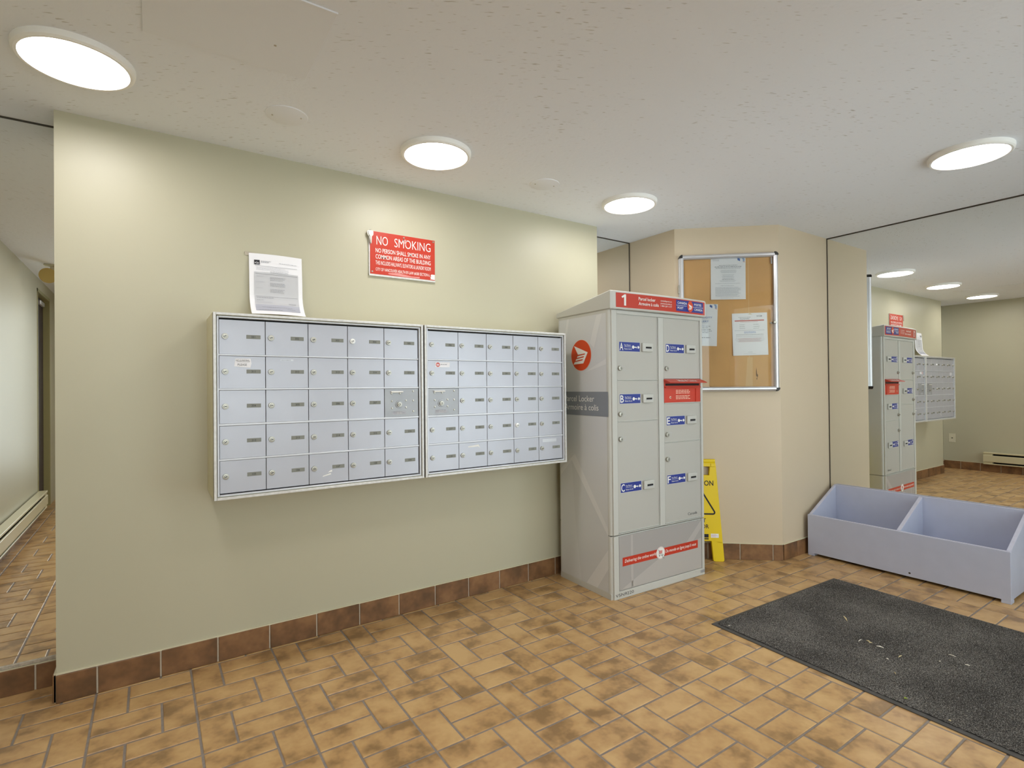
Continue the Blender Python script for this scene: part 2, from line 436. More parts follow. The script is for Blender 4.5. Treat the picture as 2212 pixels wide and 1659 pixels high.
WX0, WX1, WZ0 = -.30, 1.35, .30                # window in the end wall
wb = MB()
wb.box((XLEFT - .15, YB - .1, 0), (WX0, YB, C)); wb.box((WX1, YB - .1, 0), (1.66, YB, C)); wb.box((WX0, YB - .1, EZ), (WX1, YB, C)); wb.box((WX0, YB - .1, 0), (WX1, YB, WZ0))
struct(wb.build('wall_back', 'wall'))
we = MB()
we.box((1.56, YE - .1, 0), (EX0, YE, C)); we.box((EX1, YE - .1, 0), (XM + .12, YE, C)); we.box((EX0, YE - .1, EZ), (EX1, YE, C))
we.box((1.56, YB - .1, 0), (1.66, YE - .1, C))
struct(we.build('wall_entrance', 'wall'))

# door in the left wall (its image stands in the recess mirror)
d1 = bpy.data.objects.new('door_1', None); col.objects.link(d1); struct(d1, 'dark plum door in an olive frame in the left wall')
MB().box((XLEFT - .085, DY0 + .03, .008), (XLEFT - .045, DY1 - .03, DZ - .03)).build('door_leaf', 'doorpaint', d1, bevel=.003)
fr = MB(); fr.box((XLEFT - .13, DY0, 0), (XLEFT + .004, DY0 + .03, DZ)); fr.box((XLEFT - .13, DY1 - .03, 0), (XLEFT + .004, DY1, DZ)); fr.box((XLEFT - .13, DY0, DZ - .03), (XLEFT + .004, DY1, DZ))
fr.build('door_frame', 'framepaint', d1, bevel=.002)
MB().box((XLEFT - .045, DY0 + .12, DZ - .10), (XLEFT - .02, DY0 + .34, DZ - .06)).build('door_closer', 'silver', d1, bevel=.004)
# glazed entrance and end window behind the camera that let daylight in
d2 = bpy.data.objects.new('door_2', None); col.objects.link(d2); struct(d2, 'glazed entrance door with aluminium frame at the end of the mat')
xmid = 2.62
fr = MB()
for x in (EX0, xmid, EX1 - .06): fr.box((x, YE - .08, 0), (x + .06, YE - .02, EZ))
for z0, z1 in ((0, .10), (1.0, 1.05), (EZ - .06, EZ)): fr.box((EX0, YE - .075, z0), (EX1, YE - .025, z1))
fr.build('door_frame', 'silver', d2)
for x0_, x1_ in ((EX0 + .06, xmid), (xmid + .06, EX1 - .06)):
    MB().box((x0_, YE - .055, .10), (x1_, YE - .049, EZ - .06)).build('pane', 'doorglass', d2)
hx = xmid + .14
MB().tube([(hx, YE - .02, .85), (hx, YE + .03, .9), (hx, YE + .03, 1.25), (hx, YE - .02, 1.3)], .012).build('pull_handle', 'silver', d2)
w1 = bpy.data.objects.new('window_1', None); col.objects.link(w1); struct(w1, 'aluminium framed window in the end wall')
fr = MB()
for x in (WX0, (WX0 + WX1) / 2 - .02, WX1 - .04): fr.box((x, YB - .08, WZ0), (x + .04, YB - .02, EZ))
for z0 in (WZ0, EZ - .04): fr.box((WX0, YB - .075, z0), (WX1, YB - .025, z0 + .04))
fr.build('window_frame', 'silver', w1)
for x0_, x1_ in ((WX0 + .04, (WX0 + WX1) / 2 - .02), ((WX0 + WX1) / 2 + .02, WX1 - .04)):
    MB().box((x0_, YB - .055, WZ0 + .04), (x1_, YB - .049, EZ - .04)).build('pane', 'doorglass', w1)

# skirting of clay tiles on a pale grout bed
def skirt(name, runs, z=.1):
    """runs: (start, end, joints, outward normal) in plan"""
    root = bpy.data.objects.new(name, None); col.objects.link(root); struct(root)
    bed = MB()
    for a, b, joints, nrm in runs:
        a, b, n = Vector(a + (0,)), Vector(b + (0,)), Vector(nrm + (0,)); ln = (b - a).length; d = (b - a) / ln
        bed.prism([a, b, b + n * .0065, a + n * .0065], (0, 0, z - .001))
        js = [0] + [j for j in joints if .02 < j < ln - .02] + [ln]
        for j0, j1 in zip(js[:-1], js[1:]):
            p, q = a + d * (j0 + (.0028 if j0 else 0)), a + d * (j1 - (.0028 if j1 < ln else 0))
            MB().prism([p, q, q + n * .0105, p + n * .0105], (0, 0, z + random.uniform(-.0012, .0012))).build('tile', 'bbtile', root, bevel=.0016)
        bead = MB().prism([a + Vector((0, 0, z)), b + Vector((0, 0, z)), b + n * .007 + Vector((0, 0, z)), a + n * .007 + Vector((0, 0, z))], (0, 0, .004))
        bead.build('paint_bead', 'wall_edge', root)
    bed.build('grout_bed', 'bbgrout', root)
skirt('baseboard_front', [((XL, YW), (XR, YW), [.118 + .1976 * k for k in range(13)], (0, -1)), ((XL, YW), (XL, YM), [], (-1, 0))])
skirt('baseboard_recess', [((XLEFT, YM), (XL - .011, YM), [.07, .27, .472], (0, -1)), ((XR, YM), (P1[0], YM), [.2, .4], (0, -1))], .094)
ce = Vector((P2[0] - P1[0], P2[1] - P1[1], 0)); CL = ce.length; ce.normalize(); cn = Vector((ce.y, -ce.x, 0))
skirt('baseboard_pillar', [((P1[0], P1[1]), (P2[0], P2[1]), [.187, .387, .589], (cn.x, cn.y)), ((P2[0], P2[1]), (XM, P2[1]), [.155, .355], (0, -1)), ((P1[0], P1[1]), (P1[0], YM - .011), [.2], (-1, 0))])
skirt('baseboard_left', [((XLEFT, DY1), (XLEFT, YM - .011), [.014 + .2 * k for k in range(18)], (1, 0))])

# ================================================================ CEILING LAMPS
def lamp(x, y, label, first=None):
    if first:
        t = first.copy(); col.objects.link(t)
        for ch in first.children:
            c = ch.copy(); col.objects.link(c); c.parent = t
    else:
        t = thing('ceiling_light', label, 'ceiling light', group='round ceiling lights')
        MB().lathe([(.132, -.0165), (.136, -.022), (.144, -.022), (.150, -.017), (.152, -.008), (.152, 0)], (0, 0, 0), (0, 0, 1), 64, cap0=False, cap1=False).build('trim_ring', 'lampring', t, smooth=True)
        MB().lathe([(.001, -.0185), (.10, -.0185), (.1325, -.0175)], (0, 0, 0), (0, 0, 1), 64, cap1=False).build('diffuser', 'emit', t, fix=False, smooth=True)
    t.location = (x, y, C); t['label'] = label
    return t
L0 = lamp(-.188, 2.107, 'round white ceiling light nearest the recess mirror at the left')
lamp(1.032, 2.102, 'round white ceiling light above the red no smoking sign', L0)
lamp(2.218, 2.098, 'round white ceiling light above the parcel locker', L0)
lamp(3.033, .823, 'round white ceiling light above the dark entrance mat', L0)
lamp(-.19, .98, 'added unseen fill light above and left of the viewer', L0)  # added out of view to brighten the left wall and locker side
lamp(.95, .75, 'added unseen fill light straight above the viewer', L0)  # invented fill lamp, out of frame, lifts floor and lower wall
lamp(-.19, -.12, 'round white ceiling light above and just behind the viewer', L0)
lamp(1.15, -.28, 'added unseen fill light behind the viewer towards the entrance', L0)  # extra lamp behind the camera, put in as fill for the fronts
lamp(.45, -1.15, 'added unseen fill light in front of the end window', L0)  # unseen lamp added to raise the general light level

# ================================================================ MIRRORS
def mirror(label, x0, x1, z0, z1):
    t = thing('wall_mirror', label, 'mirror', (0, 0, 0))
    MB().box((x0, YM, z0), (x1, YM + .006, z1)).build('mirror_pane', 'mirror', t)
    MB().box((x0, YM - .003, z1 + .001), (x1, YM + .007, z1 + .007)).build('top_channel', 'channel', t)
    return t
ml = mirror('tall wall mirror in the recess left of the mailboxes', XLEFT, XL - .001, .112, C - .007)
MB().box((XLEFT, YM - .006, .098), (XL - .001, YM + .007, .112)).build('bottom_channel', 'chipped', ml, bevel=.002)
mb2 = mirror('narrow wall mirror in the recess between mailbox wall and notice board pillar', XR + .001, P1[0] - .002, .098, C - .007)
MB().box((P1[0] - .006, YM - .003, .098), (P1[0] - .002, YM + .006, C)).build('side_channel', 'channel', mb2)
mr = thing('wall_mirror', 'wide wall mirror behind the lilac wooden trough', 'mirror')
MB().box((XM, -.58, .10), (XM + .006, P2[1] - .004, C - .008)).build('mirror_pane', 'mirror', mr)
MB().box((XM - .005, -.58, C - .0065), (XM + .007, P2[1] - .002, C)).build('top_channel', 'channel', mr)
MB().box((XM - .004, P2[1] - .0045, .10), (XM + .007, P2[1] - .001, C)).build('side_channel', 'channel', mr)

# ================================================================ MAILBOXES
YF = 2.258                 # front rim
NUM1 = [['301', '302', '303', '304', '305'], ['311', '312', '313', '314', '315'], ['204', '205', '206', '207', None], ['212', '213', '214', '215', '216'], ['105', '106', '107', '108', '109']]
NUM2 = [['306', '307', '308', '309', '310'], ['316', '317', '201', '202', '203'], [None, '208', '209', '210', '211'], ['217', '101', '102', '103', '104'], ['110', '111', '112', '113', '114']]
ROWS = [(1.2585, 1.3885), (1.1290, 1.2515), (.9960, 1.1215), (.8640, .9870), (.7345, .8560)]
# one lock shared by all doors: body, plug and keyhole
def lock_mesh(name, r, m, h=.009):
    b = MB()
    b.lathe([(r, 0), (r, h * .55), (r * .93, h * .75), (r * .62, h * .78), (r * .60, h * 1.1), (r * .5, h * 1.2)], (0, 0, 0), (0, -1, 0), 24, 0)
    b.box((-r * .12, -h * 1.24, -r * .38), (r * .12, -h * 1.15, r * .38), 1)
    return b.mesh(name, [m, 'dark'], smooth=True)
LOCK = lock_mesh('lock_cylinder', .0112, 'nickel'); LOCKW = lock_mesh('lock_cylinder_new', .0112, 'whitelock')
PLATE = MB().box((0, -.0012, -.0075), (.050, .001, .0075)).mesh('number_plate', 'plate', bevel=.0005)
SCREW = MB().lathe([(.0045, 0), (.0045, .0012), (.003, .0028)], (0, 0, 0), (0, -1, 0), 14).mesh('screw', 'nickel', smooth=True)

def mailbox(label, x0, x1, nums, flip):
    t = thing('mailbox_bank', label, 'mailbox', (0, 0, 0))
    z0, z1 = .711, 1.414
    sh = MB(); w_ = .003
    sh.box((x0, YF + .012, z0), (x0 + .012, YW, z1)); sh.box((x1 - .012, YF + .012, z0), (x1, YW, z1))
    sh.box((x0 + .012, YF + .012, z0), (x1 - .012, YW, z0 + .012)); sh.box((x0 + .012, YF + .012, z1 - .012), (x1 - .012, YW, z1))
    sh.box((x0 + .012, YF + .03, z0 + .012), (x1 - .012, YF + .034, z1 - .012), 1)
    sh.build('housing', ['beige_side', 'dark'], t)
    # outer rim and stepped inner rim
    def ring(a, b, c, d, ya, yb, wd, name, m, bev=.0012):
        for q in (((a, ya, c), (a + wd, yb, d)), ((b - wd, ya, c), (b, yb, d)), ((a + wd, ya, c), (b - wd, yb, c + wd)), ((a + wd, ya, d - wd), (b - wd, yb, d))):
            r_ = MB().box(*q).build(name, m, t, bevel=bev)
    ring(x0, x1, z0, z1, YF, YF + .024, .010, 'rim_bar', 'alu_rim')
    ring(x0 + .0125, x1 - .0125, z0 + .0125, z1 - .0125, YF + .006, YF + .028, .0065, 'inner_rim_bar', 'alu')
    cx0, cx1 = x0 + .0195, x1 - .0225
    cw = (cx1 - cx0) / 5
    for r in range(4):
        zt = ROWS[r][0]; zb = ROWS[r + 1][1]
        MB().box((cx0 - .001, YF + .0085, zb + .0008), (cx1 + .001, YF + .026, zt - .0004)).build('row_rail', 'alu', t, bevel=.0008)
    for r in range(5):
        for c in range(5):
            a, b = cx0 + cw * c + .0011, cx0 + cw * (c + 1) - .0011
            zb, zt = ROWS[r]; n = nums[r][c]; zm = (zb + zt) / 2 + .002
            if n:
                d = MB().box((a, YF + .012, zb), (b, YF + .022, zt)).build('door', 'alu_door', t, bevel=.0006)
                new = (label.startswith('left') and (r, c) == (0, 3)) or (label.startswith('right') and (r, c) == (3, 3))
                lk = link('lock', LOCKW if new else LOCK, d); lk.location = (a + .0195, YF + .012, zm); lk.rotation_euler = (0, random.uniform(.9, 1.6), 0)
                px = b - .066
                pl = link('number_plate', PLATE, d); pl.location = (px, YF + .012, zm + .001)
                Print().text(n, px + .024, zm - .0028, .0075, None, 'c').build('number', 'ink', front(YF + .0108, .0003), d)
            else:
                d = MB().box((a, YF + .0105, zb), (b, YF + .022, zt)).build('service_panel', 'alu_bare', t, bevel=.0008)
                d['label'] = 'bare metal service panel with screws and a large lock'
                w = b - a; h = zt - zb; y = YF + .0105
                for u, v in ((.20, .83), (.45, .83), (.85, .90), (.85, .56), (.85, .18), (.21, .56), (.21, .31), (.63, .57), (.63, .32)):
                    s_ = link('screw', SCREW, d); s_.location = (a + w * u, y, zb + h * v)
                MB().lathe([(.017, 0), (.0175, .0015), (.0165, .0025)], (a + w * .42, y, zb + h * .44), (0, -1, 0), 28).build('lock_escutcheon', 'alu_bare', d, smooth=True)
                l = link('lock', LOCK, d); l.location = (a + w * .42, y - .002, zb + h * .44)
                MB().box((a + w * .17, y - .010, zb + h * .86), (a + w * .53, y - .001, zb + h * .91)).build('pull_tab', 'white', d, bevel=.0015)
                Print().rect(a + w * .22, zb + h * .08, a + w * .62, zb + h * .20, 1).rect(a + w * .34, zb + h * .095, a + w * .50, zb + h * .185, 0).lines(a + w * .24, a + w * .60, zb + h * .17, 2, .006, .002, 2).build('stamped_label', ['papergrey', 'inkpale', 'inkgrey'], front(y), d)
    return t, cx0, cw
mA, axA, cwA = mailbox('left bank of five by five aluminium mailboxes on the wall', .190, 1.035, NUM1, 0)
mB_, axB, cwB = mailbox('right bank of five by five aluminium mailboxes beside the parcel locker', 1.042, 1.882, NUM2, 1)
def door_of(t, x, z):
    for o in t.children:
        if o.name.startswith('door'):
            xs = [v.co.x for v in o.data.vertices]; zs = [v.co.z for v in o.data.vertices]
            if min(xs) < x < max(xs) and min(zs) < z < max(zs): return o
yd = YF + .012
dA = door_of(mA, axA + cwA * .5, 1.2)
xs = axA + .055
Print().poly([(xs - .004, 1.212), (xs + .052, 1.208), (xs + .056, 1.224), (xs + .053, 1.243), (xs, 1.242)], 0).text('NO JUNKMAIL', xs + .002, 1.232, .0065, .048, m=1).rect(xs + .004, 1.2295, xs + .050, 1.2303, 1).text('PLEASE', xs + .008, 1.215, .008, .032, m=1).build('handwritten_note', ['paper', 'ink'], front(yd), dA)
dA2 = door_of(mA, axA + cwA * 1.5, 1.2)
Print().rect(axA + cwA + .055, 1.236, axA + cwA + .103, 1.243, 0).lines(axA + cwA + .057, axA + cwA + .101, 1.2385, 1, .01, .002, 1).build('label_strip', ['alu', 'inkgrey'], front(yd), dA2)
dB = door_of(mB_, axB + cwB * .5, 1.2)
Print().rect(axB + .038, 1.220, axB + .114, 1.2435, 0).disc(axB + .052, 1.232, .0105, 1).rect(axB + .046, 1.2285, axB + .058, 1.2335, 0).lines(axB + .066, axB + .110, 1.232, 1, .01, .0025, 2).build('no_flyers_sticker', ['paper', 'red', 'inkgrey'], front(yd), dB)
dC = door_of(mB_, axB + cwB * 1.5, .80)
Print().poly([(axB + cwB + .05, .838), (axB + cwB + .11, .844), (axB + cwB + .118, .826), (axB + cwB + .106, .834), (axB + cwB + .052, .832)], 0).build('sticker_residue', ['white'], front(yd), dC)
dD = door_of(mB_, axB + cwB * 4.5, .80)
Print().rect(axB + cwB * 4 + .03, .823, axB + cwB * 4 + .12, .826, 0).rect(axB + cwB * 4 + .025, .828, axB + cwB * 4 + .118, .845, 1).build('tape_residue', ['inkpale', 'alu'], front(yd), dD)
dE = door_of(mA, axA + cwA * 2.5, .80)
Print().poly([(axA + cwA * 2 + .052, .760), (axA + cwA * 2 + .088, .768), (axA + cwA * 2 + .086, .773), (axA + cwA * 2 + .056, .765)], 0).poly([(axA + cwA * 2 + .074, .776), (axA + cwA * 2 + .092, .779), (axA + cwA * 2 + .092, .786), (axA + cwA * 2 + .084, .784)], 0).build('sticker_residue', ['white'], front(yd), dE)

# ================================================================ PAPER NOTICE standing on the mailboxes
sheet = MB(); W_, H_ = .216, .294; n = 16
prof = []
for k in range(n + 1):
    s = k / n
    yy = YW - .004 - (.012 * math.sin(s * 2.2) + (.066 * max(0, (s - .60) / .40) ** 1.6))
    prof.append((yy, s))
pts = []; zc = 1.7115; prev = None
for yy, s in prof:
    if prev is not None: zc -= math.sqrt(max(1e-6, (H_ / n) ** 2 - (yy - prev) ** 2))
    pts.append((yy, zc)); prev = yy
def sheet_pt(u, v, off=0.0):           # u across, v from the bottom
    k = (1 - v / H_) * n; i = min(int(k), n - 1); q = k - i
    y = pts[i][0] + (pts[i + 1][0] - pts[i][0]) * q; z = pts[i][1] + (pts[i + 1][1] - pts[i][1]) * q
    return (.349 + u, y - off, z + .003 * math.sin(u * 14))
for k in range(n):
    for j in range(6):
        a, b = W_ * j / 6, W_ * (j + 1) / 6; va, vb = H_ * (1 - k / n), H_ * (1 - (k + 1) / n)
        q = [sheet_pt(a, va), sheet_pt(b, va), sheet_pt(b, vb), sheet_pt(a, vb)]
        sheet.add(q, [(0, 3, 2, 1)])
notice = sheet.build('paper_notice', 'paper', fix=False, smooth=True)
tag(notice, 'white printed form taped to the wall, standing on the left mailbox bank', 'paper')
P = Print()
for k in range(40):                      # grey field split so that it follows the curl
    for j in range(6): P.rect(.020 + .178 * j / 6, .028 + .004625 * k, .020 + .178 * (j + 1) / 6, .028 + .004625 * (k + 1), 1 if k > 7 else 2)
P.rect(.020, .245, .042, .265, 3).text('r|c', .023, .249, .0085, .016, m=0, bold=.01)
P.lines(.047, .088, .2555, 2, -.0045, .002, 4); P.lines(.12, .195, .256, 1, .01, .0022, 5, 0)
for z in (.240, .205, .106): P.rect(.024, z, .194, z + .0012, 4)
P.lines(.028, .16, .232, 3, .005, .0013, 5); P.lines(.08, .16, .216, 2, .005, .0014, 4, .1, True)
for z in (.19, .165, .138): P.lines(.028, .06, z + .004, 1, .01, .0015, 5); P.lines(.082, .145, z, 3, .006, .0015, 4)
P.lines(.028, .10, .099, 1, .01, .0016, 4); P.lines(.028, .06, .087, 1, .01, .0018, 4); P.lines(.028, .10, .078, 2, .005, .0013, 5); P.lines(.155, .19, .074, 2, .004, .0014, 4)
P.lines(.045, .185, .048, 1, .01, .0016, 4); P.lines(.03, .15, .031, 1, .01, .0018, 4); P.lines(.145, .19, .038, 1, .01, .0016, 4)
P.build('form_print', ['paper', 'papergrey', 'paperlilac', 'ink', 'inkgrey', 'inkpale'], lambda u, v: sheet_pt(u, v, .0016), notice)
tp = MB().box((.334, YW - .003, 1.700), (.362, YW - .0015, 1.716)).build('tape', 'chipped', notice)

# ================================================================ NO SMOKING SIGN
sg = thing('no_smoking_sign', 'red no smoking sign with white lettering, keys hung at its corner', 'sign', (.875, YW, 1.6705))
sw, shh = .3515, .2195
MB().box((0, -.010, 0), (sw, -.001, .010)).build('bottom_ledge', 'alu_rim', sg, bevel=.001)
MB().box((0, -.0065, .002), (sw, -.001, shh)).build('backing', 'alu_rim', sg, bevel=.0006)
MB().box((.006, -.009, .010), (sw - .001, -.006, shh - .001)).build('face', 'red', sg, bevel=.0006)
P = Print()
P.text('NO', .038, .155, .043, .058, bold=-.006).text('SMOKING', .130, .155, .043, .196, bold=-.006)
P.text('NO PERSON SHALL SMOKE IN ANY', .033, .117, .0205, .293, bold=.004)
P.text('COMMON AREAS OF THE BUILDING', .033, .087, .0205, .293, bold=.004)
P.text('THIS INCLUDES HALLWAYS, ELEVATORS & LAUNDRY ROOM', .033, .058, .0185, .293)
P.text('CITY OF VANCOUVER HEALTH BY-LAW #6580 SECTION 6.', .033, .028, .0145, .288)
P.build('lettering', 'white', front(-.009), sg)
Print().poly([(.095, .022), (.15, .027), (.22, .018), (.265, .020), (.262, .0125), (.18, .0115), (.10, .016)], 0).poly([(.168, .197), (.19, .200), (.197, .193), (.186, .186), (.190, .172), (.181, .180), (.178, .192)], 0).build('scrape_marks', ['scrape'], front(-.009), sg)
Print().poly([(.322, .015), (.349, .013), (.349, .040), (.330, .040), (.324, .034), (.330, .030), (.322, .026), (.328, .021)], 0).build('chipped_corner', ['white'], front(-.009, .0009), sg)
for x, z in ((.0155, .0215), (sw - .010, shh - .010), (.180, shh - .012)):
    o = link('screw', SCREW, sg); o.location = (x, -.009, z)
kx, kz = .875 + .004, YW
keys = thing('key_ring', 'bunch of steel keys hanging on the corner of the no smoking sign', 'keys', (.882, YW - .012, 1.8895))
MB().tube([(0.006 * math.cos(q), -.001, .006 * math.sin(q) - .003) for q in [i * math.pi / 8 for i in range(17)]], .001, 6).build('ring', 'nickel', keys, smooth=True)
for k, (dx, a) in enumerate(((-.006, .06), (.002, -.05))):
    kb = MB(); y0 = -.004 - .003 * k
    o2 = [(-.011, -.006), (-.006, -.002), (.006, -.002), (.011, -.006), (.0115, -.020), (.008, -.027), (.0045, -.030), (.0045, -.062), (.002, -.066), (-.0005, -.060), (-.0025, -.057), (-.0012, -.051), (-.003, -.047), (-.0045, -.030), (-.008, -.027), (-.0115, -.020)]
    ca, sa = math.cos(a), math.sin(a)
    kb.prism([(dx + p[0] * ca - p[1] * sa, y0, p[0] * sa + p[1] * ca) for p in o2], (0, .0022, 0)).build('key', 'nickel', keys)

# ================================================================ PARCEL LOCKER
LA = math.radians(-1.9)
lk = thing('parcel_locker', 'tall light grey parcel locker with red header and orange round logo', 'parcel locker', (1.991, 2.029, 0), LA)
LW, LD = .745, .447
def rounded_plan(x0, x1, y0, y1, r, z):
    p = []
    for cx_, cy0, a0 in ((x1 - r, y0 + r, -90), (x1 - .004, y1 - .004, 0), (x0 + .004, y1 - .004, 90), (x0 + r, y0 + r, 180)):
        rr = r if cy0 == y0 + r else .004
        for i in range(5):
            q = math.radians(a0 + 22.5 * i); p.append((cx_ + rr * math.cos(q), cy0 + rr * math.sin(q), z))
    return p
MB().prism(rounded_plan(0, LW, .008, LD, .018, 0.0), (0, 0, .3325)).build('lower_cabinet', 'locker', lk, smooth=True)
MB().prism(rounded_plan(0, LW, .008, LD, .018, .3365), (0, 0, 1.529 - .3365)).build('upper_cabinet', 'locker', lk, smooth=True)
MB().box((.004, .014, .330), (LW - .004, LD - .004, .339)).build('module_joint', 'dark', lk)
# front frame: posts and rails standing proud of the recessed doors
def bar(x0, x1, z0, z1, y0=0.0, y1=.010, m='locker', n='frame_bar', bev=.0015): return MB().box((x0, y0, z0), (x1, y1, z1)).build(n, m, lk, bevel=bev)
bar(.012, .047, .338, 1.527); bar(.714, LW - .012, .338, 1.527); bar(.360, .402, .338, 1.505)
bar(.047, .714, 1.507, 1.527); bar(.047, .714, .338, .343)
bar(.012, .047, 0, .332); bar(.711, LW - .012, 0, .332); bar(.047, .711, 0, .040); 
DOORS = [('A', .049, .358, 1.154, 1.504), ('B', .049, .358, .934, 1.151), ('C', .049, .358, .345, .930), ('D', .405, .712, 1.163, 1.504), ('E', .405, .712, .801, 1.021), ('F', .405, .712, .345, .797)]
LBL = {'A': 1.334, 'B': 1.0545, 'C': .5815, 'D': 1.335, 'E': .923, 'F': .590}
LCK = {'A': 1.218, 'B': .974, 'C': .841, 'D': 1.22, 'E': .846, 'F': .707}
LLOCK = MB()
LLOCK.lathe([(.0135, 0), (.0135, .008), (.012, .0115), (.007, .0125), (.0065, .0145)], (0, 0, 0), (0, -1, 0), 24)
LLOCK.box((-.0011, -.0155, -.004), (.0011, -.014, .004), 1)
LLOCK = LLOCK.mesh('locker_lock', ['nickel', 'dark'], smooth=True)
def key_icon(P, x, z, s, m):
    P.disc(x, z, .0095 * s, m, 20); P.rect(x + .006 * s, z - .0028 * s, x + .028 * s, z + .0028 * s, m); P.rect(x + .022 * s, z - .006 * s, x + .026 * s, z, m)
    P.poly([(x + .034 * s, z - .006 * s), (x + .040 * s, z - .006 * s), (x + .040 * s, z - .0105 * s), (x + .050 * s, z), (x + .040 * s, z + .0105 * s), (x + .040 * s, z + .006 * s), (x + .034 * s, z + .006 * s)], m)
for name, x0, x1, z0, z1 in DOORS:
    d = MB().box((x0, .0035, z0), (x1, .0095, z1)).build('door', 'lockdoor', lk, bevel=.0012)
    # folded edge on the hinge side
    MB().box((x1 - .008, .001, z0 + .002), (x1 - .004, .0045, z1 - .002)).build('door_fold', 'locker', d, bevel=.0008)
    MB().box((x0 + .002, .0015, z0 + .001), (x1 - .002, .0045, z0 + .0045)).build('door_lip', 'locker', d, bevel=.0008)
    lx = x0 + .018; lz = LBL[name]; yl = .0035
    P = Print(); P.rect(lx - .0012, lz - .0262, lx + .1532, lz + .0262, 1); P.build('sticker_edge', ['white', 'vinyl_lt'], front(yl, .0004), d)
    P = Print(); P.rect(lx, lz - .025, lx + .152, lz + .025, 0)
    P.build('key_return_sticker', ['blue'], front(yl, .0007), d)
    P = Print(); P.text(name, lx + .016, lz - .019, .038, .025, 'c', .012)
    P.text('Key Return', lx + .037, lz + .005, .0085, .046); P.rect(lx + .037, lz - .0008, lx + .087, lz + .0006); P.text('Retour de clé', lx + .037, lz - .0155, .0085, .053)
    key_icon(P, lx + .102, lz - .001, .95, 0)
    P.build('sticker_print', ['white'], front(yl, .0011), d)
    sx = lx + .164
    hs = MB().box((sx, -.009, lz - .024), (sx + .078, .004, lz + .024)).build('key_slot_housing', 'locker', d, bevel=.004, seg=2)
    MB().box((sx + .022, -.0105, lz - .0065), (sx + .066, -.0085, lz + .0035)).build('key_slot', 'dark', d, bevel=.0008)
    MB().box((sx + .020, -.0125, lz - .0095), (sx + .068, -.0088, lz - .0065)).build('slot_lip', 'silver', d, bevel=.0008)
    o = link('lock', LLOCK, d); o.location = (x0 + .0185, .0035, LCK[name])
    Print().rect(x0 + .034, LCK[name] - .009, x0 + .058, LCK[name] + .011, 0).rect(x0 + .035, LCK[name] - .008, x0 + .057, LCK[name] + .010, 1).build('faded_sticker', ['inkpale', 'lockdoor'], front(yl, .0004), d)
    if name == 'F': Print().text('Canadä', .593, .368, .0145, .080, bold=.004).build('wordmark', ['ink'], front(yl), d)
# red mail slot with raised hood
ms = MB().box((.405, .001, 1.026), (.712, .0095, 1.160)).build('mail_slot_panel', 'redmetal', lk, bevel=.0015); ms['label'] = 'red mail slot panel with a hood'
MB().prism([(.400, .004, 1.161), (.400, -.046, 1.142), (.400, -.046, 1.138), (.400, .004, 1.150)], (.316, 0, 0)).build('hood', 'redmetal', ms, bevel=.001)
MB().box((.415, -.001, 1.1225), (.700, .003, 1.1345)).build('slot_opening', 'dark', ms)
MB().box((.407, -.007, 1.109), (.710, .002, 1.117)).build('slot_ledge', 'redmetal', ms, bevel=.002)
MB().box((.668, -.003, 1.028), (.682, .002, 1.106)).build('side_rib', 'redmetal', ms, bevel=.001)
MB().box((.405, -.002, 1.0215), (.712, .006, 1.0265)).build('sill', 'locker', ms, bevel=.001)
MB().lathe([(.0075, 0), (.0075, .003), (.004, .004)], (.452, .001, 1.056), (0, -1, 0), 18).build('lock', 'pinkink', ms, smooth=True)
MB().cyl((.452, -.004, 1.056), (0, -1, 0), .003, .0008, 12).build('keyhole', 'dark', ms)
P = Print(); P.lines(.500, .622, 1.094, 3, .0085, .0042, 0, .08); P.lines(.500, .622, 1.062, 3, .0085, .0042, 0, .12); P.build('instructions', ['pinkink'], front(.001), ms)
hood_fn = lambda a, b: (a, .004 - .05 * b - .0003, 1.1612 - .019 * b + .0005)
P = Print(); P.text('Mail', .490, -.80, .5, .05, bold=.01).text('Courrier', .578, -.80, .5, .07, bold=.01).disc(.558, -.55, .006, 0, 16, .22)
P.build('hood_lettering', ['white'], lambda a, b: hood_fn(a, -b), ms)
# header cap: front bows outward, top slopes down to the back
def bow(s): return -.012 - .016 * (1 - (2 * (s + .008) / (LW + .016) - 1) ** 2)
N_ = 24
fpts = [(-.008 + (LW + .016) * i / N_, bow(-.008 + (LW + .016) * i / N_)) for i in range(N_ + 1)]
cap = MB(); vs = []
def capring(z, inset):
    r = []
    for x, y in fpts:
        xx = min(max(x, -.008 + inset), LW + .008 - inset); r.append((xx, y + inset, z if not callable(z) else z(y)))
    for x, y in ((LW + .008, LD + .006), (-.008, LD + .006)):
        xx = min(max(x, -.008 + inset), LW + .008 - inset); r.append((xx, y - inset, z if not callable(z) else z(y)))
    return r
topz = lambda d: (lambda y: 1.628 - d - .068 * max(0, min(1, (y + .012) / (LD + .018))))
rings = [capring(1.5285, .004), capring(1.5325, 0), capring(topz(.012), 0), capring(topz(.005), .002), capring(topz(.0012), .007), capring(topz(0), .014)]
n = len(rings[0]); vs = [p for r in rings for p in r]
fs = [(j * n + i, j * n + (i + 1) % n, (j + 1) * n + (i + 1) % n, (j + 1) * n + i) for j in range(len(rings) - 1) for i in range(n)]
fs += [tuple(range(n))[::-1], tuple(range((len(rings) - 1) * n, len(rings) * n))]
hd = cap.add(vs, fs).build('header_cap', 'locker', lk, smooth=True)
st = MB()
for i in range(N_):
    a = .030 + (.742 - .030) * i / N_; b = .030 + (.742 - .030) * (i + 1) / N_
    st.box((a, min(bow(a), bow(b)) - .0016, 1.5375), (b, max(bow(a), bow(b)) + .003, 1.6145))
P = Print(); sw2 = 40
for i in range(sw2):
    a = .030 + .712 * i / sw2; b = .030 + .712 * (i + 1) / sw2; P.rect(a, 1.5385, b, 1.6155, 0)
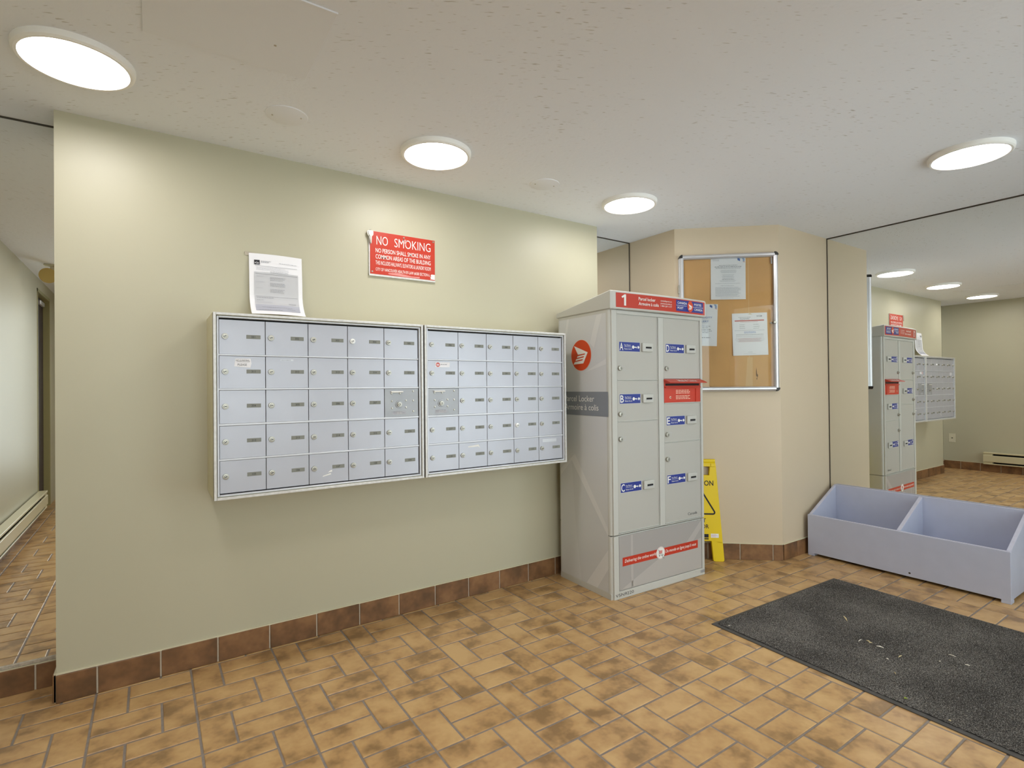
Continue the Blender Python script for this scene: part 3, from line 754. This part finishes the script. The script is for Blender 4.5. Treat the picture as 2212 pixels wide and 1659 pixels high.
P.build('red_header_strip', ['red'], lambda a, b: (a, bow(a) - .0008, b), hd)
P = Print()
for i in range(14):
    a = .478 + .248 * i / 14; b = .478 + .248 * (i + 1) / 14; P.rect(a, 1.5475, b, 1.6105, 0)
P.build('blue_logo_panel', ['blue'], lambda a, b: (a, bow(a) - .0014, b), hd)
hf = lambda a, b: (a, bow(a) - .0022, b)
P = Print()
P.poly([(.083, 1.549), (.097, 1.549), (.097, 1.6085), (.087, 1.6085), (.066, 1.596), (.071, 1.588), (.083, 1.594)])
P.text('Parcel locker', .185, 1.5845, .0165, .125, bold=.012).text('Armoire à colis', .185, 1.5585, .0165, .150, bold=.012)
P.text('canadapost.ca', .350, 1.590, .0085, .090).text('postescanada.ca', .350, 1.5755, .0085, .090).text('1 800 267-1177', .350, 1.561, .0085, .090)
P.text('CANADA', .489, 1.588, .0125, .083, bold=.012).text('POST', .489, 1.5595, .0125, .050, bold=.012)
P.text('POSTES', .639, 1.588, .0125, .068, bold=.012).text('CANADA', .639, 1.5595, .0125, .078, bold=.012)
P.rect(.480, 1.5785, .570, 1.5805).rect(.625, 1.5785, .724, 1.5805)
P.build('header_lettering', ['white'], hf, hd)
def wing(P, x, z, s, m):
    """folded wing of four slanted bars inside the round emblem (x grows towards the tip)"""
    T = lambda pts: P.poly([(x + a * s, z + b * s) for a, b in pts], m)
    T([(-.62, .48), (.78, -.02), (.52, -.07), (-.22, -.13)])
    T([(.78, -.02), (.33, -.72), (.20, -.58), (.52, -.07)])
    T([(-.26, -.22), (.52, -.15), (.44, -.24), (-.33, -.34)])
    T([(-.40, -.41), (.36, -.33), (.28, -.43), (-.48, -.53)])
    T([(-.55, -.60), (.25, -.52), (.33, -.72), (-.68, -.76)])
Print().disc(.602, 1.5795, .026, 0, 32, .031).build('round_emblem', ['orange'], lambda a, b: (a, bow(a) - .0026, b), hd)
P = Print(); wing(P, .600, 1.581, .025, 0); P.build('emblem_wing', ['white'], lambda a, b: (a, bow(a) - .0032, b), hd)
# kick panel
kp = MB().box((.050, .002, .042), (.709, .0095, .327)).build('kick_panel', 'kick', lk, bevel=.0012)
Print().poly([(.06, .045), (.705, .045), (.705, .22), (.42, .19)], 0).poly([(.56, .20), (.705, .325), (.705, .28), (.62, .20)], 0).poly([(.135, .044), (.150, .044), (.150, .326), (.135, .326)], 0).build('pale_print', ['kick_lt'], front(.002, .0004), kp)
Print().rect(.073, .167, .674, .213, 0).build('red_banner', ['red'], front(.002, .0008), kp)
Print().text('Delivering the online world', .088, .184, .0165, .238, bold=.004, shear=.25).text('Du monde en ligne jusqu’à vous', .400, .184, .0165, .258, bold=.004, shear=.25).build('banner_lettering', ['white'], front(.002, .0013), kp)
P = Print(); P.disc(.360, .191, .034, 0); P.disc(.360, .191, .0315, 1); P.disc(.360, .191, .0305, 0)
P.poly([(.345, .205), (.374, .203), (.371, .188), (.350, .187)], 2); 
for a in ((.340, .208, .346, .210), (.3455, .178, .3475, .209), (.3455, .178, .372, .180), (.349, .186, .372, .1875)): P.rect(*a, m=3)
P.disc(.350, .174, .003, 3, 12); P.disc(.369, .174, .003, 3, 12)
P.poly([(.374, .184), (.374, .160), (.380, .165), (.384, .156), (.389, .158), (.385, .167), (.392, .168)], 3); P.poly([(.3755, .1805), (.3755, .1635), (.3805, .1675), (.3845, .1590), (.387, .160), (.3830, .1685), (.3885, .1695)], 0)
P.build('cart_emblem', ['white', 'rose', 'scrape', 'ink'], front(.002, .0018), kp)
Print().text('V5N9220', .020, .0135, .0155, .130).build('postal_code', ['ink'], front(0, .0005), lk)
P = Print(); x = .694
for i in range(9): wd = random.uniform(.0015, .0045); P.rect(x, .014, x + wd, .031, 0); x += wd + .0015
P.build('barcode_sticker', ['inkgrey'], front(0, .0005), lk)
# left side vinyl: (u, v) = (-depth, z)
side = lambda off: (lambda a, b: (-off, -a, b))
sv = Print().rect(-.436, .034, -.030, 1.512, 0).build('side_vinyl', ['vinyl'], side(.0005), lk)
for q_, (pts_, m_) in enumerate((([(-.436, .60), (-.33, .70), (-.030, .33), (-.030, .37), (-.30, .74), (-.436, .64)], 'vinyl_lt'), ([(-.33, .70), (-.030, .33), (-.030, .034), (-.25, .034), (-.30, .34)], 'vinyl_md'), ([(-.21, .034), (-.030, .26), (-.030, .16), (-.12, .034)], 'vinyl_lt'),
                ([(-.436, 1.20), (-.36, 1.512), (-.34, 1.512), (-.41, 1.20)], 'vinyl_lt'), ([(-.16, 1.36), (-.105, 1.505), (-.060, 1.512), (-.125, 1.33)], 'vinyl_lt'), ([(-.21, 1.2), (-.030, 1.27), (-.030, 1.24)], 'vinyl_lt'))):
    Print().poly(pts_, 0).build('swoosh_print', [m_], side(.0008 + .00012 * q_), sv)
Print().rect(-.436, .962, -.018, 1.094, 0).build('slate_band', ['band'], side(.0019), sv)
Print().text('Parcel Locker', -.128, 1.040, .032, .258, 'r').text('Armoire à colis', -.094, .992, .032, .292, 'r').build('side_lettering', ['white'], side(.0025), sv)
Print().disc(-.236, 1.298, .0875, 1, 56).disc(-.236, 1.298, .0855, 0, 56).build('round_logo', ['orange', 'pinkink'], side(.0019), sv)
P = Print(); wing(P, -.243, 1.313, .085, 0); P.build('logo_wing', ['white'], side(.0030), sv)
MB().box((-.001, .010, 0), (.004, LD - .002, .032)).build('side_plinth', 'locker', lk, bevel=.001)

# ================================================================ CORK NOTICE CASE on the chamfered pillar
ang = math.atan2(ce.y, ce.x)
cb = thing('notice_case', 'glazed cork notice board case in a silver frame with black corners', 'notice board', (P1[0], P1[1], 0), ang)
bx0, bx1, bz0, bz1 = .022, .634, 1.082, 1.969
MB().box((bx0 + .006, -.013, bz0 + .006), (bx1 - .006, -.001, bz1 - .006)).build('backboard', 'cork', cb)
Print().poly([(.43, 1.10), (.475, 1.10), (.478, 1.30), (.445, 1.30)], 0).rect(.455, 1.30, .46, 1.94, 0).build('faded_patch', ['cork_lt'], front(-.013, .0004), cb)
Print().poly([(.500, 1.235), (.503, 1.195), (.509, 1.185), (.506, 1.17), (.497, 1.182), (.497, 1.21)], 0).poly([(.498, 1.158), (.505, 1.158), (.503, 1.175)], 0).build('scorch_mark', ['cork_dk'], front(-.013, .0006), cb)
def profile_bar(p, q, inward, name):
    """rounded aluminium profile from p to q"""
    p, q, inw = Vector(p), Vector(q), Vector(inward); out = Vector((0, -1, 0)); pr = []
    for a, h in ((0, .0), (0, .026), (.004, .034), (.012, .040), (.021, .040), (.028, .034), (.030, .026), (.030, .016), (.028, .014)):
        pr.append(inw * a + out * h)
    return MB().prism([p + k for k in pr], q - p).build(name, 'silver', cb, smooth=True)
kk = .022
profile_bar((bx0, 0, bz0 + kk), (bx0, 0, bz1 - kk), (1, 0, 0), 'frame_profile'); profile_bar((bx1, 0, bz0 + kk), (bx1, 0, bz1 - kk), (-1, 0, 0), 'frame_profile')
profile_bar((bx0 + kk, 0, bz1), (bx1 - kk, 0, bz1), (0, 0, -1), 'frame_profile'); profile_bar((bx0 + kk, 0, bz0), (bx1 - kk, 0, bz0), (0, 0, 1), 'frame_profile')
for cx_, cz_, sx, sz in ((bx0 + kk, bz1 - kk, -1, 1), (bx1 - kk, bz1 - kk, 1, 1), (bx0 + kk, bz0 + kk, -1, -1), (bx1 - kk, bz0 + kk, 1, -1)):
    pr = [(cx_, 0, cz_)] + [(cx_ + sx * .0235 * math.cos(q), 0, cz_ + sz * .0235 * math.sin(q)) for q in [math.pi / 2 * i / 8 for i in range(9)]]
    MB().prism(pr, (0, -.041, 0)).build('corner_cap', 'black', cb, bevel=.003, seg=2)
MB().box((bx0 + .026, -.030, bz0 + .026), (bx1 - .026, -.027, bz1 - .026)).build('glass_pane', 'glass', cb)
MB().lathe([(.010, 0), (.010, .006), (.007, .010)], (.606, -.036, 1.519), (0, -1, 0), 20).build('lock', 'nickel', cb, smooth=True)
MB().box((.585, -.020, 1.513), (.606, -.016, 1.521)).build('lock_cam', 'nickel', cb, bevel=.001)
MB().box((bx0 - .006, -.034, 1.72), (bx0 + .002, -.010, 1.775)).build('hinge', 'nickel', cb, bevel=.002)
MB().box((.592, -.026, 1.895), (.600, -.022, 1.935)).build('glass_clip', 'papergrey', cb, bevel=.001)
def pinned(name, label, x, z, tilt, w=.216, h=.272):
    """sheet whose lower edge lifts a little off the cork"""
    g = MB(); ca, sa = math.cos(tilt), math.sin(tilt)
    def pt(u, v, off=0.):
        uu, vv = u - w / 2, v - h
        lift = .0022 + .006 * (1 - v / h) ** 2
        lx, lz = x + w / 2 + uu * ca - vv * sa, z + uu * sa + vv * ca
        q = Vector((lx, -.013 - lift - off, lz)); q.rotate(Matrix.Rotation(ang, 3, 'Z')); return q + Vector((P1[0], P1[1], 0))
    for k in range(8):
        a, b = h * k / 8, h * (k + 1) / 8
        g.add([pt(0, a), pt(w, a), pt(w, b), pt(0, b)], [(0, 1, 2, 3)])
    o = g.build(name, 'paper', fix=False); tag(o, label, 'paper', 'letters pinned in the notice case')
    return o, pt, w, h
def geo(P, w, h):
    P.poly([(w - .05, h - .004), (w - .034, h - .010), (w - .034, h - .026), (w - .050, h - .018)], 2); P.poly([(w - .026, h - .002), (w - .008, h - .002), (w - .008, h - .012), (w - .017, h - .016)], 3)
    P.poly([(w - .017, h - .016), (w - .006, h - .010), (w - .006, h - .026), (w - .017, h - .030)], 3); P.poly([(w - .016, h - .031), (w - .006, h - .027), (w - .006, h - .034)], 4)
o, pt, w, h = pinned('letter', 'white letter hung at the top of the cork notice case', .225, 1.9465, -.012)
P = Print(); geo(P, w, h); P.text('Onvid', .012, h - .022, .010, .038, m=1)
P.lines(.05, .165, h - .052, 1, .01, .0024, 0, 0); P.lines(.024, .192, h - .062, 1, .01, .0034, 0, 0); P.lines(.03, .186, h - .070, 1, .01, .0024, 0, 0)
P.lines(.06, .16, h - .083, 4, .0055, .0018, 1, .4, True); P.lines(.065, .15, h - .113, 5, .0058, .0018, 1, .3, True); P.lines(.07, .145, h - .144, 1, .005, .0026, 0, 0); P.lines(.05, .16, h - .151, 2, .005, .0016, 1, .3, True)
P.lines(.028, .18, h - .169, 1, .005, .002, 1, 0); P.lines(.06, .145, h - .184, 1, .005, .002, 1, 0); P.lines(.028, .188, h - .195, 8, .0055, .0018, 1, .12); P.lines(.028, .188, h - .240, 3, .006, .0018, 1, .3); P.lines(.06, .14, h - .263, 1, .005, .0012, 1, .1)
P.build('letter_print', ['inkgrey', 'inkpale', 'midblue', 'lightblue', 'scrape'], lambda a, b: pt(a, b, .0007), o)
o, pt, w, h = pinned('letter', 'white letter half hidden behind the parcel locker header', .050, 1.651, -.04)
P = Print(); geo(P, w, h); P.text('FACILITY', .10, h - .092, .0105, .083, m=2).text('ALERT', .10, h - .118, .0105, .062, m=2)
P.lines(.03, .182, h - .145, 5, .0105, .0032, 0, .18); P.lines(.06, .175, h - .220, 1, .01, .004, 0, 0)
P.build('letter_print', ['inkgrey', 'inkpale', 'midblue', 'lightblue', 'scrape'], lambda a, b: pt(a, b, .0007), o)
o, pt, w, h = pinned('letter', 'white letter with a red bar, lower right in the cork notice case', .352, 1.5845, .014)
P = Print(); P.rect(.016, h - .052, .196, h - .045, 2); P.lines(.04, .115, h - .028, 3, .0065, .0022, 0, .3, True); P.text('WGM', .150, h - .026, .009, .034, m=0, bold=.01)
P.poly([(.098, h - .008), (.112, h - .003), (.126, h - .010), (.112, h - .007)], 3)
P.lines(.05, .16, h - .058, 1, .01, .0018, 2, .1, True); P.lines(.045, .08, h - .075, 3, .012, .0018, 0, .2); P.lines(.13, .17, h - .075, 3, .012, .0018, 0, .2)
P.lines(.014, .196, h - .112, 1, .01, .0012, 0, 0); P.lines(.07, .145, h - .122, 2, .007, .0022, 4, .1, True); P.lines(.022, .19, h - .140, 1, .01, .0022, 0, 0); P.lines(.022, .19, h - .151, 1, .01, .0018, 1, 0); P.lines(.014, .198, h - .162, 3, .009, .0014, 1, .1, True); P.lines(.03, .18, h - .166, 3, .009, .0014, 2, .2, True)
P.text('WGM', .092, .018, .005, .026, m=1); P.lines(.065, .14, .010, 1, .005, .0012, 1, 0)
P.build('letter_print', ['inkgrey', 'inkpale', 'rose', 'ochre', 'midblue'], lambda a, b: pt(a, b, .0007), o)

# ================================================================ WET FLOOR SIGN leaning folded against the pillar
ws = thing('wet_floor_sign', 'yellow folding wet floor caution sign behind the parcel locker', 'floor sign', (P1[0] + ce.x * .135 + cn.x * .066, P1[1] + ce.y * .135 + cn.y * .066, 0), ang)
ws.rotation_euler = (math.radians(-3.6), 0, ang)
hw = lambda z: .140 - .040 * z / .65
def panel(y0, th, name):
    b = MB(); q = lambda pts: b.prism([(x, y0, z) for x, z in pts], (0, th, 0))
    q([(-hw(.112), .120), (-.07, .127), (.07, .127), (hw(.112), .112), (hw(.545), .545), (-hw(.545), .545)])
    for s in (-1, 1):
        leg = [(s * .072, .004), (s * .078, 0), (s * (hw(0) - .006), 0), (s * hw(0), .008), (s * hw(.12), .125), (s * .062, .130)]
        q(leg if s > 0 else leg[::-1])
        post = [(s * .058, .54), (s * hw(.54), .54), (s * hw(.60), .605), (s * .064, .605)]
        q(post if s > 0 else post[::-1])
    q([(-hw(.6), .600), (hw(.6), .600), (hw(.64), .625), (-hw(.64), .625)])
    return b.build(name, 'yellow', ws, bevel=.0025)
pf = panel(0, .011, 'front_panel'); panel(.016, .011, 'rear_panel')
MB().tube([(-hw(.64), .013, .634), (hw(.64) - .002, .013, .634)], .0135, 14).build('hinge_tube', 'yellow', ws, smooth=True)
for s in (-1, 1):
    MB().box((s * .084 - .016, -.003, .596), (s * .084 + .016, .028, .622)).build('hinge_clip', 'yellow', ws, bevel=.004)
P = Print()
P.text('CAUTION', 0, .479, .031, .168, 'c', .015)
def tri(h, w, z0, r):
    pts = []
    for (x, z), a0 in (((-w, z0), 150), ((w, z0), 270), ((0, z0 + h), 30)):
        for i in range(7):
            q = math.radians(a0 + 120 * i / 6); pts.append((x + r * math.cos(q), z + r * math.sin(q)))
    return pts
P.ring(tri(.132, .077, .309, .015), tri(.132, .077, .309, .0055), 0)
P.disc(-.004, .402, .009, 0, 16); P.poly([(-.012, .39), (.004, .388), (.012, .372), (.022, .366), (.020, .361), (.008, .366), (.004, .352), (.014, .340), (.010, .318), (.022, .318), (.022, .313), (.004, .313), (.004, .338), (-.008, .350), (-.018, .338), (-.034, .332), (-.034, .339), (-.022, .345), (-.014, .362), (-.024, .372), (-.020, .379)], 0)
P.text('WET', 0, .246, .024, .062, 'c', .015).text('FLOOR', 0, .208, .024, .098, 'c', .015)
P.rect(-.046, .150, .046, .172, 0).rect(-.046, .138, .046, .146, 0)
P.build('lettering', ['ink'], front(0), pf)
Print().rect(.060, .150, .108, .175, 0).lines(.064, .104, .167, 3, .006, .0018, 1, .4).build('asset_sticker', ['paper', 'rose'], front(0), pf)

# ================================================================ LILAC TROUGH
tr = thing('planter_trough', 'empty lilac grey wooden trough with two bays in front of the wide mirror', 'planter', (3.586, 1.842, 0))
TL_, TD, T_ = 1.006, .362, .018
def tb(a, b, name, m='lilac'): return MB().box(a, b).build(name, m, tr, bevel=.0015)
fp = tb((0, -TL_, .017), (T_, 0, .264), 'front_board')
tb((.0002, -TL_ + .001, .2640), (T_ - .0002, -.001, .2662), 'front_edge', 'lilac_edge')
tb((TD - T_, -TL_ + .006, .017), (TD, -.006, .424), 'back_board')
tb((TD - T_ + .0005, -TL_ + .006, .424), (TD - .0005, -.006, .4262), 'back_edge', 'lilac_edge')
tb((T_, -TL_ + T_, .030), (TD - T_, -T_, .045), 'bottom_board')
def side_board(y0, y1, name):
    MB().prism([(T_, y0, .017), (TD - T_, y0, .017), (TD - T_, y0, .418), (T_, y0, .2655)], (0, y1 - y0, 0)).build(name, 'lilac', tr, bevel=.001)
    MB().prism([(T_, y0 + .0006, .2655), (TD - T_, y0 + .0006, .418), (TD - T_, y0 + .0006, .4205), (T_, y0 + .0006, .2680)], (0, y1 - y0 - .0012, 0)).build('sloping_edge', 'lilac_edge', tr)
side_board(-.020, -.002, 'end_board'); side_board(-TL_ + .002, -TL_ + .020, 'end_board'); side_board(-.522, -.502, 'divider')
for y in (-TL_, -.040):
    for x in (0, TD - .05): tb((x, y, 0), (x + .05, y + .040, .0175), 'foot')
MB().cyl((.0004, -.57, .038), (-1, 0, 0), .0055, .001, 12).build('screw_head', 'channel', tr)

# ================================================================ ENTRANCE MAT
MR = math.radians(-2.1)
em = thing('entrance_mat', 'charcoal carpet entrance mat with a grey rubber border', 'mat', (2.174, 1.568, 0), MR)
MW, ML = 1.083, 1.85
b = MB(); br = .022
o_ = [(0, 0), (MW, 0), (MW, -ML), (0, -ML)]; i_ = [(br, -br), (MW - br, -br), (MW - br, -ML + br), (br, -ML + br)]
vs = [(x, y, .0005) for x, y in o_] + [(x, y, .0035) for x, y in o_] + [(x, y, .006) for x, y in i_] + [(x, y, .0005) for x, y in i_]
b.add(vs, [(i, (i + 1) % 4, 4 + (i + 1) % 4, 4 + i) for i in range(4)] + [(4 + i, 4 + (i + 1) % 4, 8 + (i + 1) % 4, 8 + i) for i in range(4)] + [(8 + i, 8 + (i + 1) % 4, 12 + (i + 1) % 4, 12 + i) for i in range(4)] + [(0, 3, 2, 1)])
b.build('rubber_border', 'rubber', em, fix=False)
g = MB(); nx, ny = 205, 345; rnd = random.random
g.v = [(br - .004 + (MW - 2 * br + .008) * (i + (rnd() - .5) * .7) / nx, -(br - .004) - (ML - 2 * br + .008) * (j + (rnd() - .5) * .7) / ny, .0062 + rnd() * .0042) for j in range(ny + 1) for i in range(nx + 1)]
g.f = [(j * (nx + 1) + i, (j + 1) * (nx + 1) + i, (j + 1) * (nx + 1) + i + 1, j * (nx + 1) + i + 1) for j in range(ny) for i in range(nx)]; g.m = [0] * len(g.f)
tag(g.build('carpet_pile', 'pile', em, fix=False), kind='stuff')
# scraps trodden in from outside
SC = [('dry_twig', (2.742, 1.245), (2.699, 1.21), .0026, 'straw', 'pale dry twig lying alone on the far half of the mat'),
      ('wood_chip', (2.540, 1.025), (2.546, 1.000), .0034, 'leafw', 'largest pale wood chip near the middle of the mat'),
      ('wood_chip', (2.562, 1.072), (2.556, 1.056), .0026, 'straw', 'tan wood chip just beyond the largest chip on the mat'),
      ('wood_chip', (2.548, 1.056), (2.556, 1.047), .0018, 'straw', 'crumb of tan wood between the two larger chips on the mat'),
      ('wood_chip', (2.456, .956), (2.456, .948), .0028, 'leafw', 'small bright white chip on the near side of the mat'),
      ('dry_twig', (2.507, .932), (2.534, .930), .0014, 'straw', 'short thin twig right of the bright white chip on the mat'),
      ('dry_twig', (2.70, .826), (2.698, .80), .0014, 'leafw', 'thin straight pale twig towards the right of the mat'),
      ('dry_twig', (2.654, .760), (2.657, .744), .0020, 'leafw', 'bent white twig furthest right on the mat'),
      ('wood_chip', (2.606, .829), (2.600, .823), .0022, 'leafw', 'white crumb left of the thin straight twig on the mat'),
      ('leaf_scrap', (2.195, .801), (2.203, .793), .0036, 'leafg', 'small green leaf scrap near the near edge of the mat'),
      ('dry_twig', (2.366, .895), (2.353, .884), .0010, 'straw', 'hair thin straw near the near edge of the mat'),
      ('dry_twig', (2.523, 1.087), (2.552, 1.087), .0008, 'leafw', 'hair thin curled fibre left of the wood chips on the mat'),
      ('wood_chip', (2.171, .667), (2.172, .660), .0022, 'straw', 'tan crumb nearest the bottom right corner of the photo on the mat'),
      ('wood_chip', (2.206, 1.501), (2.209, 1.492), .0014, 'leafw', 'pale crumb in the far left corner of the mat')]
for nm, a, bq, wd, m, lab in SC:
    a, bq = Vector(a + (.0108,)), Vector(bq + (.0112,)); d = (bq - a); pn = Vector((-d.y, d.x, 0)).normalized() * wd; mid = (a + bq) / 2 + pn * .6 + Vector((0, 0, .002))
    g = MB(); h_ = Vector((0, 0, .0012))
    g.prism([a - pn * .3, mid - pn, bq - pn * .4, bq + pn * .4, mid + pn, a + pn * .5], h_)
    tag(g.build(nm, m), lab, 'litter', 'plant scraps on the mat')

# ================================================================ THINGS SEEN ONLY IN THE MIRRORS
ht = thing('baseboard_heater', 'long beige electric baseboard heater along the left wall', 'heater', (XLEFT + .0105, 0, 0))
y0, y1 = -.86, 2.27
MB().box((0, y0, .232), (.062, y1, .250)).build('top_cover', 'heater', ht, bevel=.003)
MB().box((.050, y0, .130), (.064, y1, .212)).build('front_panel', 'heater', ht, bevel=.003)
MB().box((0, y0, .098), (.058, y1, .110)).build('bottom_rail', 'heater', ht, bevel=.002)
MB().box((.001, y0, .110), (.008, y1, .232)).build('back_plate', 'dark', ht)  # dark colour stands in for the shade inside the heater slots
MB().box((.009, y0 + .1, .14), (.030, y1 - .1, .20)).build('heating_element', 'dark', ht)
for yy in (y0, y1 - .09): MB().box((.008, yy, .104), (.056, yy + .09, .234)).build('end_cap', 'heater', ht, bevel=.002)
ot = thing('wall_outlet', 'ivory cover plate on the left wall above the skirting', 'outlet', (XLEFT, 2.60, .40))
MB().box((0, -.036, -.057), (.006, .036, .057)).build('cover_plate', 'outlet', ot, bevel=.002)
MB().cyl((.006, 0, 0), (1, 0, 0), .007, .003, 14).build('jack', 'channel', ot)
el = thing('emergency_light', 'yellowed round emergency lamp hanging from the ceiling by the left wall', 'lamp', (-.66, -.26, C))
MB().box((-.05, -.03, -.012), (.07, .03, 0)).build('mount_plate', 'outlet', el, bevel=.002)
MB().box((-.012, -.018, -.062), (.028, .018, -.010)).build('bracket', 'outlet', el, bevel=.003)
MB().lathe([(.012, 0), (.035, .012), (.056, .035), (.060, .052), (.056, .055)], (-.012, .004, -.085), (-.15, .96, -.24), 28).build('lamp_bowl', 'bulb', el, smooth=True)
